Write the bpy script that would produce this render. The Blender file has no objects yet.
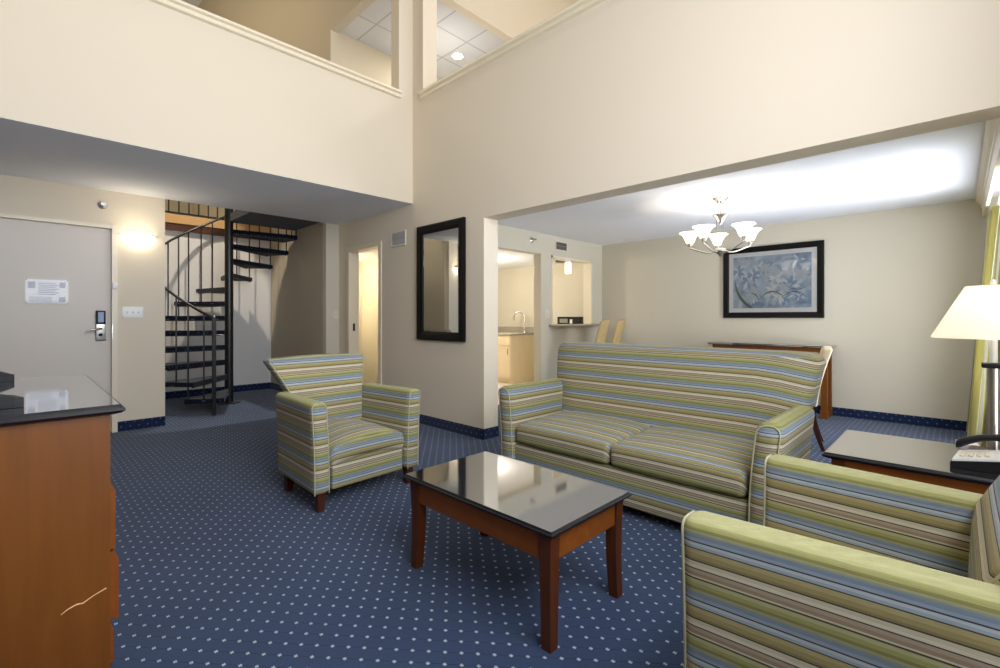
import bpy, bmesh, math, random
from mathutils import Vector, Matrix
random.seed(7)
C = bpy.context.scene.collection
PI = math.pi
R = math.radians

# ------------------------------------------------------------------ helpers
def lin(c):
    return tuple((x / 255 / 12.92) if x / 255 <= 0.04045 else ((x / 255 + 0.055) / 1.055) ** 2.4 for x in c) + (1,)

def newmat(name):
    m = bpy.data.materials.new(name); m.use_nodes = True
    nt = m.node_tree
    return m, nt, nt.nodes['Principled BSDF']

def node(nt, t, **kw):
    n = nt.nodes.new(t)
    for k, v in kw.items():
        if k == 'ins':
            for i, x in v.items():
                n.inputs[i].default_value = x
        else:
            setattr(n, k, v)
    return n

def mth(nt, op, a, b=None, c=None):
    n = nt.nodes.new('ShaderNodeMath'); n.operation = op
    for i, x in enumerate((a, b, c)):
        if x is None: continue
        if isinstance(x, (int, float)): n.inputs[i].default_value = x
        else: nt.links.new(x, n.inputs[i])
    return n.outputs[0]

def mix(nt, fac, a, b):
    n = nt.nodes.new('ShaderNodeMix'); n.data_type = 'RGBA'
    for s, x in ((n.inputs[0], fac), (n.inputs[6], a), (n.inputs[7], b)):
        if isinstance(x, (int, float, tuple)): s.default_value = x
        else: nt.links.new(x, s)
    return n.outputs[2]

def plain(name, col, rough=0.5, metal=0.0, spec=0.5, bump=None, coat=0, vary=0.0, vscale=8, emit=None):
    m, nt, p = newmat(name)
    p.inputs['Base Color'].default_value = lin(col)
    p.inputs['Roughness'].default_value = rough
    p.inputs['Metallic'].default_value = metal
    p.inputs['Specular IOR Level'].default_value = spec
    p.inputs['Coat Weight'].default_value = coat
    p.inputs['Coat Roughness'].default_value = 0.05
    tc = node(nt, 'ShaderNodeTexCoord')
    if vary:
        nz = node(nt, 'ShaderNodeTexNoise', ins={'Scale': vscale, 'Detail': 4})
        nt.links.new(tc.outputs['Object'], nz.inputs['Vector'])
        d = tuple(max(0, x * (1 - vary)) for x in lin(col)[:3]) + (1,)
        nt.links.new(mix(nt, nz.outputs['Fac'], lin(col), d), p.inputs['Base Color'])
    if bump:
        nz = node(nt, 'ShaderNodeTexNoise', ins={'Scale': bump[0], 'Detail': 3})
        nt.links.new(tc.outputs['Object'], nz.inputs['Vector'])
        b = node(nt, 'ShaderNodeBump', ins={'Strength': bump[1], 'Distance': bump[2]})
        nt.links.new(nz.outputs['Fac'], b.inputs['Height']); nt.links.new(b.outputs[0], p.inputs['Normal'])
    if emit:
        p.inputs['Emission Color'].default_value = lin(emit[0]); p.inputs['Emission Strength'].default_value = emit[1]
    return m

def wood(name, c1, c2, axis='X', scale=1.0, rough=0.42, coat=0.06):
    m, nt, p = newmat(name)
    tc = node(nt, 'ShaderNodeTexCoord')
    mp = node(nt, 'ShaderNodeMapping')
    s = {'X': (1.5, 22, 22), 'Y': (22, 1.5, 22), 'Z': (22, 22, 1.5)}[axis]
    mp.inputs['Scale'].default_value = tuple(x * scale for x in s)
    nt.links.new(tc.outputs['Object'], mp.inputs['Vector'])
    nz = node(nt, 'ShaderNodeTexNoise', ins={'Scale': 1.6, 'Detail': 6, 'Roughness': 0.6, 'Distortion': 0.6})
    nt.links.new(mp.outputs[0], nz.inputs['Vector'])
    big = node(nt, 'ShaderNodeTexNoise', ins={'Scale': 3.0, 'Detail': 2})
    nt.links.new(tc.outputs['Object'], big.inputs['Vector'])
    f = mth(nt, 'MULTIPLY_ADD', nz.outputs['Fac'], 1.2, mth(nt, 'MULTIPLY_ADD', big.outputs['Fac'], 0.6, -0.4))
    cl = nt.nodes.new('ShaderNodeClamp'); nt.links.new(f, cl.inputs[0])
    p.inputs['Specular IOR Level'].default_value = 0.3
    nt.links.new(mix(nt, cl.outputs[0], lin(c1), lin(c2)), p.inputs['Base Color'])
    p.inputs['Roughness'].default_value = rough
    p.inputs['Coat Weight'].default_value = coat; p.inputs['Coat Roughness'].default_value = 0.12
    return m

def stripes(name, cols, period, weave=True, coord=1, rough=0.85, shift=0.0):
    """woven stripes that follow the second texture coordinate of the cloth (metres along the weave)"""
    m, nt, p = newmat(name)
    uv = node(nt, 'ShaderNodeUVMap'); uv.uv_map = 'weave'
    sp = node(nt, 'ShaderNodeSeparateXYZ'); nt.links.new(uv.outputs[0], sp.inputs[0])
    v = mth(nt, 'ADD', sp.outputs[coord], shift)
    fr = mth(nt, 'FRACT', mth(nt, 'DIVIDE', v, period))
    rp = node(nt, 'ShaderNodeValToRGB'); cr = rp.color_ramp; cr.interpolation = 'CONSTANT'
    while len(cr.elements) > 1: cr.elements.remove(cr.elements[-1])
    first = True; e = 0.006; acc = 0
    tot = sum(w for _, w in cols)
    for c, w in cols:
        a, b = acc / tot, (acc + w) / tot; acc += w
        for pos in (a,):
            if first: el = cr.elements[0]; el.position = pos; first = False
            else: el = cr.elements.new(pos)
            el.color = lin(c)
    nt.links.new(fr, rp.inputs[0])
    col = rp.outputs[0]
    tc = node(nt, 'ShaderNodeTexCoord')
    if weave:
        mp = node(nt, 'ShaderNodeMapping'); mp.inputs['Scale'].default_value = (30, 420, 1)
        nt.links.new(uv.outputs[0], mp.inputs['Vector'])
        nz = node(nt, 'ShaderNodeTexNoise', ins={'Scale': 1.0, 'Detail': 3})
        nt.links.new(mp.outputs[0], nz.inputs['Vector'])
        k = mth(nt, 'MULTIPLY_ADD', nz.outputs['Fac'], 0.5, 0.74)
        hs = nt.nodes.new('ShaderNodeVectorMath'); hs.operation = 'SCALE'
        nt.links.new(col, hs.inputs[0]); nt.links.new(k, hs.inputs['Scale'])
        col = hs.outputs[0]
        bn = node(nt, 'ShaderNodeBump', ins={'Strength': 0.25, 'Distance': 0.002})
        nt.links.new(nz.outputs['Fac'], bn.inputs['Height']); nt.links.new(bn.outputs[0], p.inputs['Normal'])
    nt.links.new(col, p.inputs['Base Color'])
    p.inputs['Roughness'].default_value = rough
    p.inputs['Specular IOR Level'].default_value = 0.15
    p.inputs['Sheen Weight'].default_value = 0.1
    return m

def link(name, me, mat, parent=None):
    o = bpy.data.objects.new(name, me); C.objects.link(o)
    for x in (mat if isinstance(mat, (list, tuple)) else [mat]): me.materials.append(x)
    if parent: o.parent = parent
    return o

def obj(name, bm, mat, parent=None, smooth=None, uvf=None, bevel=None, loc=None, rotz=None):
    if bevel:
        es = [e for e in bm.edges if len(e.link_faces) == 2 and e.calc_face_angle(0) > 0.6]
        bmesh.ops.bevel(bm, geom=es, offset=bevel, segments=2, profile=0.6, affect='EDGES', clamp_overlap=True)
    bmesh.ops.recalc_face_normals(bm, faces=bm.faces)
    if uvf:
        lay = bm.loops.layers.uv.new('weave')
        bm.normal_update()
        for f in bm.faces:
            for l in f.loops: l[lay].uv = uvf(l.vert.co, f.normal)
    me = bpy.data.meshes.new(name); bm.to_mesh(me); bm.free()
    if smooth is not None:
        me.polygons.foreach_set('use_smooth', [True] * len(me.polygons))
        try: me.set_sharp_from_angle(angle=R(smooth))
        except Exception: pass
    o = link(name, me, mat, parent)
    if loc: o.location = loc
    if rotz: o.rotation_euler = (0, 0, rotz)
    return o

def tag(o, label=None, cat=None, group=None, kind=None):
    if label: o['label'] = label
    if cat: o['category'] = cat
    if group: o['group'] = group
    if kind: o['kind'] = kind
    return o

def thing(name, label, cat, loc=(0, 0, 0), rotz=0, group=None):
    o = bpy.data.objects.new(name, None); C.objects.link(o)
    o.location = loc; o.rotation_euler = (0, 0, rotz); o.empty_display_size = 0.1
    return tag(o, label, cat, group)

def BM(): return bmesh.new()

def box(bm, x0, x1, y0, y1, z0, z1):
    vs = [bm.verts.new((x, y, z)) for x in (x0, x1) for y in (y0, y1) for z in (z0, z1)]
    for f in ((0, 1, 3, 2), (4, 6, 7, 5), (0, 4, 5, 1), (2, 3, 7, 6), (0, 2, 6, 4), (1, 5, 7, 3)):
        bm.faces.new([vs[i] for i in f])
    return bm

def bx(*a): return box(BM(), *a)

def rings(bm, loops, cap=True, closed=True):
    """skin a list of vertex loops (lists of coordinates of equal length)"""
    vl = [[bm.verts.new(p) for p in lp] for lp in loops]
    n = len(vl[0])
    for a, b in zip(vl, vl[1:]):
        for i in range(n if closed else n - 1):
            j = (i + 1) % n
            bm.faces.new((a[i], a[j], b[j], b[i]))
    if cap:
        bm.faces.new(vl[0][::-1]); bm.faces.new(vl[-1])
    return bm

def prism(bm, pts, axis, a, b):
    """extrude a 2-D outline along an axis"""
    def P(u, v, w):
        return {'x': (w, u, v), 'y': (u, w, v), 'z': (u, v, w)}[axis]
    return rings(bm, [[P(u, v, a) for u, v in pts], [P(u, v, b) for u, v in pts]])

def tube(bm, path, r, seg=10, closed=False, cap=True):
    path = [Vector(p) for p in path]; n = len(path); loops = []; up = None
    for i, p in enumerate(path):
        if closed: t = path[(i + 1) % n] - path[i - 1]
        else: t = path[min(i + 1, n - 1)] - path[max(i - 1, 0)]
        t.normalize()
        if up is None:
            up = t.orthogonal().normalized()
        else:
            up = (up - t * up.dot(t))
            up = up.normalized() if up.length > 1e-6 else t.orthogonal().normalized()
        s = t.cross(up)
        rr = r[i] if isinstance(r, (list, tuple)) else r
        loops.append([p + (up * math.cos(2 * PI * k / seg) + s * math.sin(2 * PI * k / seg)) * rr for k in range(seg)])
    if closed: loops.append(loops[0])
    rings(bm, loops, cap=cap and not closed)
    if closed: bmesh.ops.remove_doubles(bm, verts=bm.verts, dist=1e-6)
    return bm

def lathe(bm, prof, seg=24, c=(0, 0, 0), a0=0, a1=2 * PI, cap=False):
    full = abs(a1 - a0 - 2 * PI) < 1e-6
    n = seg if full else seg + 1
    loops = []
    for r, z in prof:
        loops.append([(c[0] + r * math.cos(a0 + (a1 - a0) * k / seg), c[1] + r * math.sin(a0 + (a1 - a0) * k / seg), c[2] + z) for k in range(n)])
    rings(bm, loops, cap=cap, closed=full)
    bmesh.ops.remove_doubles(bm, verts=bm.verts, dist=1e-6)
    return bm

def rbox(bm, lo, hi, r, n=(4, 4, 4), deform=None, k=3):
    """a box with rounded edges, subdivided so that it can be crowned or bent"""
    c = [(a + b) / 2 for a, b in zip(lo, hi)]; h = [(b - a) / 2 for a, b in zip(lo, hi)]
    def stops(i):
        e = [h[i] - r + r * math.sin(PI / 2 * j / k) for j in range(k + 1)]
        m = [-(h[i] - r) + 2 * (h[i] - r) * j / n[i] for j in range(1, n[i])]
        return [-x for x in reversed(e)] + m + e
    S = [stops(i) for i in range(3)]
    vm = {}
    def V(p):
        q = [max(-(h[i] - r), min(h[i] - r, p[i])) for i in range(3)]
        d = Vector([p[i] - q[i] for i in range(3)])
        if d.length > 1e-9: d = d.normalized() * r
        w = Vector([c[i] + q[i] + d[i] for i in range(3)])
        key = tuple(round(x, 5) for x in w)
        if key not in vm:
            if deform: w = Vector(deform(w))
            vm[key] = bm.verts.new(w)
        return vm[key]
    for ax in range(3):
        u, v = [i for i in range(3) if i != ax]
        for s in (-1, 1):
            for i in range(len(S[u]) - 1):
                for j in range(len(S[v]) - 1):
                    q = []
                    for a, b in ((i, j), (i + 1, j), (i + 1, j + 1), (i, j + 1)):
                        p = [0, 0, 0]; p[ax] = s * h[ax]; p[u] = S[u][a]; p[v] = S[v][b]
                        x = V(p)
                        if x not in q: q.append(x)
                    if len(q) >= 3:
                        try: bm.faces.new(q)
                        except ValueError: pass
    return bm

def dup(o, loc, rotz, label):
    def cp(a, parent):
        c = a.copy(); C.objects.link(c)
        if parent: c.parent = parent
        for ch in list(kids.get(a.name, ())): cp(ch, c)
        return c
    kids = {}
    for x in list(C.objects):
        if x.parent: kids.setdefault(x.parent.name, []).append(x)
    c = cp(o, None); c.location = loc; c.rotation_euler = (0, 0, rotz); c['label'] = label
    return c

# ------------------------------------------------------------------ materials
M = {}
M['wall'] = plain('cream_wall_paint', (226, 214, 192), 0.75, bump=(180, 0.06, 0.002), spec=0.25)
M['wall_grey'] = plain('stone_wall_paint', (212, 205, 186), 0.75, bump=(180, 0.06, 0.002), spec=0.25)
M['wall_low_bounce'] = plain('low_bounce_umber', (128, 118, 104), 0.75, spec=0.25)  # for the unseen wall, darkened so it bounces less light onto the sofa
M['wall_white'] = plain('white_wall_paint', (222, 220, 216), 0.75, bump=(180, 0.06, 0.002), spec=0.25)
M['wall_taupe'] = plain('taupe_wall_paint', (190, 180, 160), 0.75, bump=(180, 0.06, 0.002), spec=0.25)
M['wall_lamplit'] = plain('lamplit_wall_tan', (206, 196, 174), 0.75, bump=(180, 0.06, 0.002), spec=0.25)  # warm lamplight in the loft is put into this wall colour
M['wall_yellow'] = plain('warm_cream_paint', (234, 227, 208), 0.75, spec=0.25)
M['ceil'] = plain('stippled_ceiling_paint', (240, 242, 247), 0.9, bump=(140, 0.5, 0.006), spec=0.1)
M['trim'] = plain('cream_gloss_trim', (232, 221, 196), 0.35)
M['door'] = plain('beige_door_paint', (216, 207, 195), 0.45)
M['white'] = plain('white_plastic', (236, 236, 232), 0.35)
M['offwhite'] = plain('almond_plastic', (224, 214, 192), 0.4)
M['black_steel'] = plain('black_painted_steel', (22, 24, 28), 0.35, spec=0.5)
M['black'] = plain('black_plastic', (13, 13, 15), 0.5, spec=0.3)
M['black_gloss'] = plain('black_gloss_frame', (14, 13, 13), 0.45, spec=0.2)
M['steel'] = plain('satin_nickel', (190, 186, 178), 0.28, metal=1)
M['chrome'] = plain('polished_chrome', (225, 225, 225), 0.08, metal=1)
M['mirror'] = plain('mirror_silver', (225, 228, 226), 0.0, metal=1)
M['top'] = plain('dark_polished_laminate', (40, 41, 44), 0.06, spec=0.9, coat=1.0)
M['top'].node_tree.nodes['Principled BSDF'].inputs['IOR'].default_value = 3.4
M['top_edge'] = plain('black_laminate_edge', (16, 18, 26), 0.3, spec=0.4)
M['granite'] = plain('speckled_granite', (196, 186, 168), 0.2, vary=0.55, vscale=160)
M['cherry'] = wood('orange_cherry_veneer', (124, 73, 22), (96, 53, 13), 'Z', 0.7)
M['cherry_x'] = wood('cherry_rail', (140, 78, 22), (104, 52, 12), 'Y', 1.0)
M['cherry_leg'] = wood('cherry_leg_wood', (94, 47, 17), (66, 31, 10), 'Z', 1.0)
M['dark_wood'] = wood('dark_stained_wood', (82, 42, 26), (50, 24, 15), 'Z', 1.0)
M['maple'] = wood('pale_maple_veneer', (230, 214, 182), (220, 200, 164), 'Z', 0.6)
M['tan_wood'] = wood('tan_board', (206, 168, 118), (190, 150, 100), 'X', 0.6)
M['shaded_edge'] = wood('shaded_loft_edge', (92, 58, 38), (70, 42, 28), 'X', 0.6)  # dark brown paints the shade along the loft edge
M['cream_cloth'] = plain('cream_upholstery', (226, 208, 178), 0.85, bump=(300, 0.2, 0.001), spec=0.1)
M['gold_cloth'] = plain('golden_tan_upholstery', (216, 188, 134), 0.7, vary=0.2, vscale=20, spec=0.2)
M['cream_pipe'] = plain('cream_piping_cord', (178, 173, 142), 0.8, spec=0.1)
M['louvre'] = plain('grey_louvre', (150, 148, 142), .5)
M['paper'] = plain('white_paper', (240, 240, 240), 0.6)
M['ink'] = plain('grey_print', (176, 180, 192), 0.6)
M['lcd'] = plain('blue_reader_face', (96, 128, 170), 0.2)
M['scratch'] = plain('bare_wood_scratch', (226, 180, 130), 0.7)
M['screen'] = plain('tv_screen_glass', (8, 8, 10), 0.08, spec=0.8)
M['floor_base'] = plain('pale_vinyl', (222, 214, 200), 0.4)

def glow(name, col, s, base=(250, 244, 230)):
    m, nt, p = newmat(name)
    p.inputs['Base Color'].default_value = lin(base)
    p.inputs['Roughness'].default_value = 0.4
    p.inputs['Emission Color'].default_value = lin(col); p.inputs['Emission Strength'].default_value = s
    return m
M['glow_warm'] = glow('lit_frosted_glass', (255, 240, 214), 1.6)
M['glow_bowl'] = glow('lit_alabaster_bowl', (255, 244, 222), 2.0)
M['glow_white'] = glow('lit_opal_diffuser', (255, 250, 240), 6.0)

m, nt, p = newmat('lampshade_fabric')
p.inputs['Base Color'].default_value = lin((246, 238, 222)); p.inputs['Roughness'].default_value = 0.9
p.inputs['Emission Color'].default_value = lin((255, 240, 214)); p.inputs['Emission Strength'].default_value = 0.14
tl = node(nt, 'ShaderNodeBsdfTranslucent'); tl.inputs[0].default_value = lin((250, 240, 222))
mx = node(nt, 'ShaderNodeMixShader', ins={0: 0.35})
nt.links.new(p.outputs[0], mx.inputs[1]); nt.links.new(tl.outputs[0], mx.inputs[2])
nt.links.new(mx.outputs[0], nt.nodes['Material Output'].inputs[0])
M['shade'] = m

def clear_glass(name, refl):
    m, nt, p = newmat(name)
    nt.nodes.remove(p)
    tr = node(nt, 'ShaderNodeBsdfTransparent'); gl = node(nt, 'ShaderNodeBsdfGlossy'); gl.inputs['Roughness'].default_value = 0.02
    fr = node(nt, 'ShaderNodeFresnel', ins={'IOR': 1.5})
    f = mth(nt, 'MULTIPLY', fr.outputs[0], refl)
    mx = node(nt, 'ShaderNodeMixShader'); nt.links.new(f, mx.inputs[0])
    nt.links.new(tr.outputs[0], mx.inputs[1]); nt.links.new(gl.outputs[0], mx.inputs[2])
    nt.links.new(mx.outputs[0], nt.nodes['Material Output'].inputs[0])
    return m
M['glass'] = clear_glass('clear_pane', 0.7)
M['film'] = clear_glass('clear_holder_film', 0.22)
M['sheer'] = plain('sheer_voile', (226, 222, 228), 0.9)

# sofa cloth: woven stripes, listed from the top of a repeat downwards
DK = (66, 62, 54)
seq = [((164, 162, 116), .055), ((146, 145, 92), .055), ((124, 121, 74), .04), ((150, 148, 104), .022), ((130, 138, 122), .028),
       ((118, 130, 142), .05), ((134, 147, 160), .045), (DK, .018), ((170, 178, 180), .04), ((148, 159, 166), .04), (DK, .015),
       ((162, 150, 106), .065), ((148, 135, 90), .06), ((128, 117, 78), .035), (DK, .02), ((186, 178, 152), .05), ((200, 193, 168), .045),
       (DK, .014), ((160, 144, 120), .05), ((142, 126, 102), .05), ((192, 183, 156), .024), (DK, .02)]
M['stripe'] = stripes('striped_upholstery', seq[::-1], 0.147, shift=-0.067)
cs = [((172, 164, 104), 3.4), ((214, 210, 180), 1.5), ((126, 124, 92), .6), ((206, 202, 168), 2), ((190, 188, 178), 1.5), ((166, 162, 110), 2), ((218, 214, 194), 1.4), ((144, 146, 120), .6), ((196, 190, 150), 2.6)]
M['curtain'] = stripes('striped_curtain_cloth', cs, 0.30, weave=False, coord=0)

# carpet
def carpet(name, dark, lite, dot, swap=False):
    m, nt, p = newmat(name)
    tc = node(nt, 'ShaderNodeTexCoord'); sp = node(nt, 'ShaderNodeSeparateXYZ'); nt.links.new(tc.outputs['Object'], sp.inputs[0])
    X = sp.outputs[0]; Y = sp.outputs[1]
    if swap: X = mth(nt, 'ADD', X, Y); Y = sp.outputs[2]
    u = mth(nt, 'DIVIDE', X, 0.0733); v = mth(nt, 'DIVIDE', Y, 0.0873)
    a = mth(nt, 'SUBTRACT', mth(nt, 'FRACT', mth(nt, 'ADD', u, v)), 0.5)
    b = mth(nt, 'SUBTRACT', mth(nt, 'FRACT', mth(nt, 'SUBTRACT', u, v)), 0.5)
    aa = mth(nt, 'ABSOLUTE', a); ab = mth(nt, 'ABSOLUTE', b)
    # four little dabs round the node of the lattice
    s = mth(nt, 'ABSOLUTE', mth(nt, 'ADD', a, b)); d = mth(nt, 'ABSOLUTE', mth(nt, 'SUBTRACT', a, b))
    m1 = mth(nt, 'LESS_THAN', mth(nt, 'MAXIMUM', s, d), 0.142)
    notch = mth(nt, 'GREATER_THAN', mth(nt, 'MINIMUM', s, d), 0.022)
    core = mth(nt, 'LESS_THAN', mth(nt, 'MAXIMUM', s, d), 0.06)
    dots = mth(nt, 'MULTIPLY', m1, mth(nt, 'MAXIMUM', notch, core))
    nz = node(nt, 'ShaderNodeTexNoise', ins={'Scale': 240, 'Detail': 2}); nt.links.new(tc.outputs['Object'], nz.inputs['Vector'])
    n2 = node(nt, 'ShaderNodeTexNoise', ins={'Scale': 2.2, 'Detail': 3}); nt.links.new(tc.outputs['Object'], n2.inputs['Vector'])
    base = mix(nt, mth(nt, 'MULTIPLY_ADD', nz.outputs['Fac'], 1.3, mth(nt, 'MULTIPLY_ADD', n2.outputs['Fac'], 0.7, -0.5)), lin(dark), lin(lite))
    seam = mth(nt, 'MULTIPLY', mth(nt, 'LESS_THAN', aa, 0.035), 0.55)
    ring = mth(nt, 'MULTIPLY', mth(nt, 'LESS_THAN', ab, 0.022), 0.22)
    base = mix(nt, mth(nt, 'MAXIMUM', seam, ring), base, lin(tuple(x * 0.5 for x in dark)))
    f = mth(nt, 'MULTIPLY', dots, mth(nt, 'MULTIPLY_ADD', nz.outputs['Fac'], 0.6, 0.55))
    nt.links.new(mix(nt, f, base, lin(dot)), p.inputs['Base Color'])
    p.inputs['Roughness'].default_value = 0.95; p.inputs['Specular IOR Level'].default_value = 0.1
    p.inputs['Sheen Weight'].default_value = 0.15
    h = mth(nt, 'SUBTRACT', mth(nt, 'MULTIPLY', nz.outputs['Fac'], 0.6), mth(nt, 'MAXIMUM', seam, ring))
    bn = node(nt, 'ShaderNodeBump', ins={'Strength': 0.4, 'Distance': 0.004}); nt.links.new(h, bn.inputs['Height']); nt.links.new(bn.outputs[0], p.inputs['Normal'])
    return m
M['carpet'] = carpet('navy_dotted_carpet', (37, 51, 76), (56, 74, 106), (188, 196, 208))
M['carpet_base'] = carpet('navy_carpet_base', (24, 36, 66), (34, 48, 82), (120, 132, 156), swap=True)

M['tread'] = carpet('dark_tread_carpet', (16, 20, 32), (24, 30, 46), (96, 104, 124), swap=True)
# acoustic ceiling tiles
m, nt, p = newmat('acoustic_ceiling_tiles')
tc = node(nt, 'ShaderNodeTexCoord'); br = node(nt, 'ShaderNodeTexBrick', offset=0.0)
br.inputs['Scale'].default_value = 1.0; br.inputs['Brick Width'].default_value = 0.61; br.inputs['Row Height'].default_value = 0.61
br.inputs['Mortar Size'].default_value = 0.012; br.inputs['Mortar Smooth'].default_value = 0.1
br.inputs['Color1'].default_value = lin((206, 208, 212)); br.inputs['Color2'].default_value = lin((200, 203, 208)); br.inputs['Mortar'].default_value = lin((168, 170, 174))
nt.links.new(tc.outputs['Object'], br.inputs['Vector']); nt.links.new(br.outputs['Color'], p.inputs['Base Color'])
p.inputs['Roughness'].default_value = 0.9
M['tiles'] = m

# ------------------------------------------------------------------ the building
XL, XB, XB2, XF = -0.30, 3.08, 3.27, 6.74
YW, YA, YD, YK = -0.50, 4.37, 6.10, 4.22
TOP = 8.8
def struct(name, bm, mat, parent=None, **k):
    o = obj(name, bm, mat, parent, **k)
    if not parent: o['kind'] = 'structure'
    return o
def boxes(*bs):
    bm = BM()
    for b in bs: box(bm, *b)
    return bm

struct('floor', bx(-0.5, 6.95, -0.75, 8.2, -0.12, 0.0), M['carpet'])
struct('floor_kitchen', bx(4.25, 6.735, 4.38, 7.3, 0.0005, 0.006), M['floor_base'])

# window wall behind the camera and beside the dining corner, with its windows
W1 = (0.0, 2.75, 0.45, 5.6); W2 = (3.75, 6.35, 0.35, 2.15); W3 = (3.6, 6.4, 3.4, 5.6)
bm = BM(); y0, y1 = YW - 0.15, YW
xs = [(-0.5, 0.0, 0, TOP), (2.75, 3.6, 0, TOP), (6.4, 6.9, 0, TOP), (0, 2.75, 0, .45), (0, 2.75, 5.6, TOP),
      (3.6, 6.4, 0, .35), (3.6, 3.75, .35, 2.15), (6.35, 6.4, .35, 2.15), (3.6, 6.4, 2.15, 3.4), (3.6, 6.4, 5.6, TOP)]
for a, b, c, d in xs: box(bm, a, b, y0, y1, c, d)
struct('wall_front', bm, M['wall'])
for i, (a, b, c, d) in enumerate((W1, W2, W3)):
    w = BM(); t = 0.05
    for q in ((a, a + t, c, d), (b - t, b, c, d), (a, b, c, c + t), (a, b, d - t, d), ((a + b) / 2 - .02, (a + b) / 2 + .02, c, d)):
        box(w, q[0], q[1], y0 + 0.04, y0 + 0.09, q[2], q[3])
    o = struct('window_%d' % (i + 1), w, M['white'])
    obj('pane', bx(a + t, b - t, y0 + 0.06, y0 + 0.066, c + t, d - t), M['glass'], o)

# wall beside the dresser
struct('wall_dresser_side', bx(-0.5, XL, YW, 8.2, 0, TOP), M['wall_low_bounce'])
# tall upper wall over the entry, with its ledge opening to the loft
struct('wall_upper_entry', boxes((XL, XB, YA, YA + 0.15, 2.432, 3.56), (XL, 2.90, YA, YA + .15, 6.1, TOP)), M['wall'])
# long wall with the doorway, the mirror and the wide opening to the dining area
struct('wall_opening', boxes((XB, XB2, YW, 3.22, 2.105, 3.54), (XB, XB2, 3.22, YA, 2.105, 3.54), (XB, XB2, 3.22, YA + .13, 0, 2.105), (XB, 3.2, YA + .13, 5.01, 0, 2.105),
       (XB, 3.2, YA, YD, 2.105, 2.43), (XB, 3.2, 5.86, YD, 0, 2.105), (XB, 3.2, 5.01, 5.86, 2.09, 2.105),
       (XB, XB2, YW, 4.18, 6.1, TOP)), M['wall'])
struct('wall_corner_post', boxes((2.90, XB, YA, YA + .15, 3.56, TOP), (XB, XB2, 4.18, YA + .15, 3.54, TOP)), M['wall'])
# hidden faces of the post are only cream paint like the rest
struct('wall_entry', boxes((0.69, 1.10, YD, YD + 0.12, 0, 2.43), (XL, 0.69, YD, YD + .12, 2.075, 2.43)), M['wall'])
struct('wall_stair_front', bx(2.895, XB, YD, YD + 0.1, 0, 2.43), M['wall_grey'])
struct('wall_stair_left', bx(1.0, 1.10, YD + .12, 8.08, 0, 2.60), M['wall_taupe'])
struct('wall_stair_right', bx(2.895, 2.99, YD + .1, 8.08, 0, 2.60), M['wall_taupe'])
struct('wall_stair_back', bx(1.0, 3.0, 8.08, 8.2, 0, 2.42), M['wall_white'])
# dining area and kitchen
struct('wall_dining_side', boxes((XB2, 4.20, YK, YK + .13, 0, 2.35), (4.20, 5.15, YK, YK + .13, 2.06, 2.35), (5.15, 5.40, YK, YK + .13, 0, 2.35),
       (5.40, 6.42, YK, YK + .13, 0, 1.03), (5.40, 6.42, YK, YK + .13, 2.045, 2.35), (6.42, XF, YK, YK + .13, 0, 2.35)), M['wall_grey'])
struct('wall_far', bx(XF, 6.9, YW, 8.2, 0, 2.6), M['wall_grey'])
struct('wall_kitchen_back', bx(4.25, XF, 7.3, 7.4, 0, 2.3), M['wall_yellow'])
struct('wall_kitchen_left', bx(4.15, 4.25, YK + .13, 7.4, 0, 2.3), M['wall_yellow'])
struct('wall_side_room', boxes((XB2, 4.15, 7.4, 7.5, 0, 2.3), (XB2, 4.15, YA + .13, YA + .2, 0, 2.3), (3.09, 3.2, YD, 7.5, 0, 2.3)), M['wall_yellow'])
# ceilings
struct('ceiling', boxes((XL, XB, YA + .0015, YD, 2.43, 2.4318), (XL, XB, YA + .15, YD, 2.4318, 2.60)), M['ceil'])
struct('ceiling_entry_recess', bx(XL, 1.0, YD + .12, 8.2, 2.43, 2.6), M['ceil'])
struct('ceiling_dining', bx(XB2, 6.74, YW, YK, 2.35, 2.60), M['ceil'])
struct('ceiling_kitchen', bx(4.15, XF, YK + .13, 7.4, 2.13, 2.30), M['ceil'])
struct('ceiling_side_room', bx(3.2, 4.15, YK + .13, 7.5, 2.13, 2.30), M['ceil'])
struct('ceiling_upper', bx(-0.5, 6.9, -0.65, 14.2, TOP, TOP + 0.1), M['ceil'])
# loft over the entry and the dining area
struct('floor_loft', boxes((XL, 1.0, 8.2, 14, 2.43, 2.6), (1.0, XB, 8.06, 14, 2.50, 2.6), (XB2, 6.9, YK + .13, 9.8, 2.36, 2.6), (2.99, XB2, YD + .1, 9.8, 2.44, 2.6)), M['carpet'])
struct('wall_loft_back', bx(-0.5, 3.2, 14, 14.2, 2.6, TOP), M['wall_lamplit'])
struct('wall_loft_left', bx(-0.5, XL, 8.2, 14, 2.6, TOP), M['wall_lamplit'])
struct('wall_loft_partition', boxes((XB, 3.20, 6.35, 14, 2.6, TOP), (XB, 3.20, YA + .15, 6.35, 5.22, TOP)), M['wall_lamplit'])
struct('wall_loft_header', boxes((3.27, 6.2, 4.62, 4.74, 5.20, TOP), (6.2, 6.9, 4.62, 4.74, 2.6, TOP)), M['wall'])
struct('wall_loft_end', bx(3.2, 6.9, 6.66, 6.78, 2.6, 5.6), M['wall_lamplit'])
struct('wall_loft_far', bx(6.9, 7.0, -0.65, 9.8, 2.6, TOP), M['wall'])
struct('ceiling_loft_tiles', bx(3.2, 6.9, 4.74, 6.66, 5.45, 5.52), M['tiles'])

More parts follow.
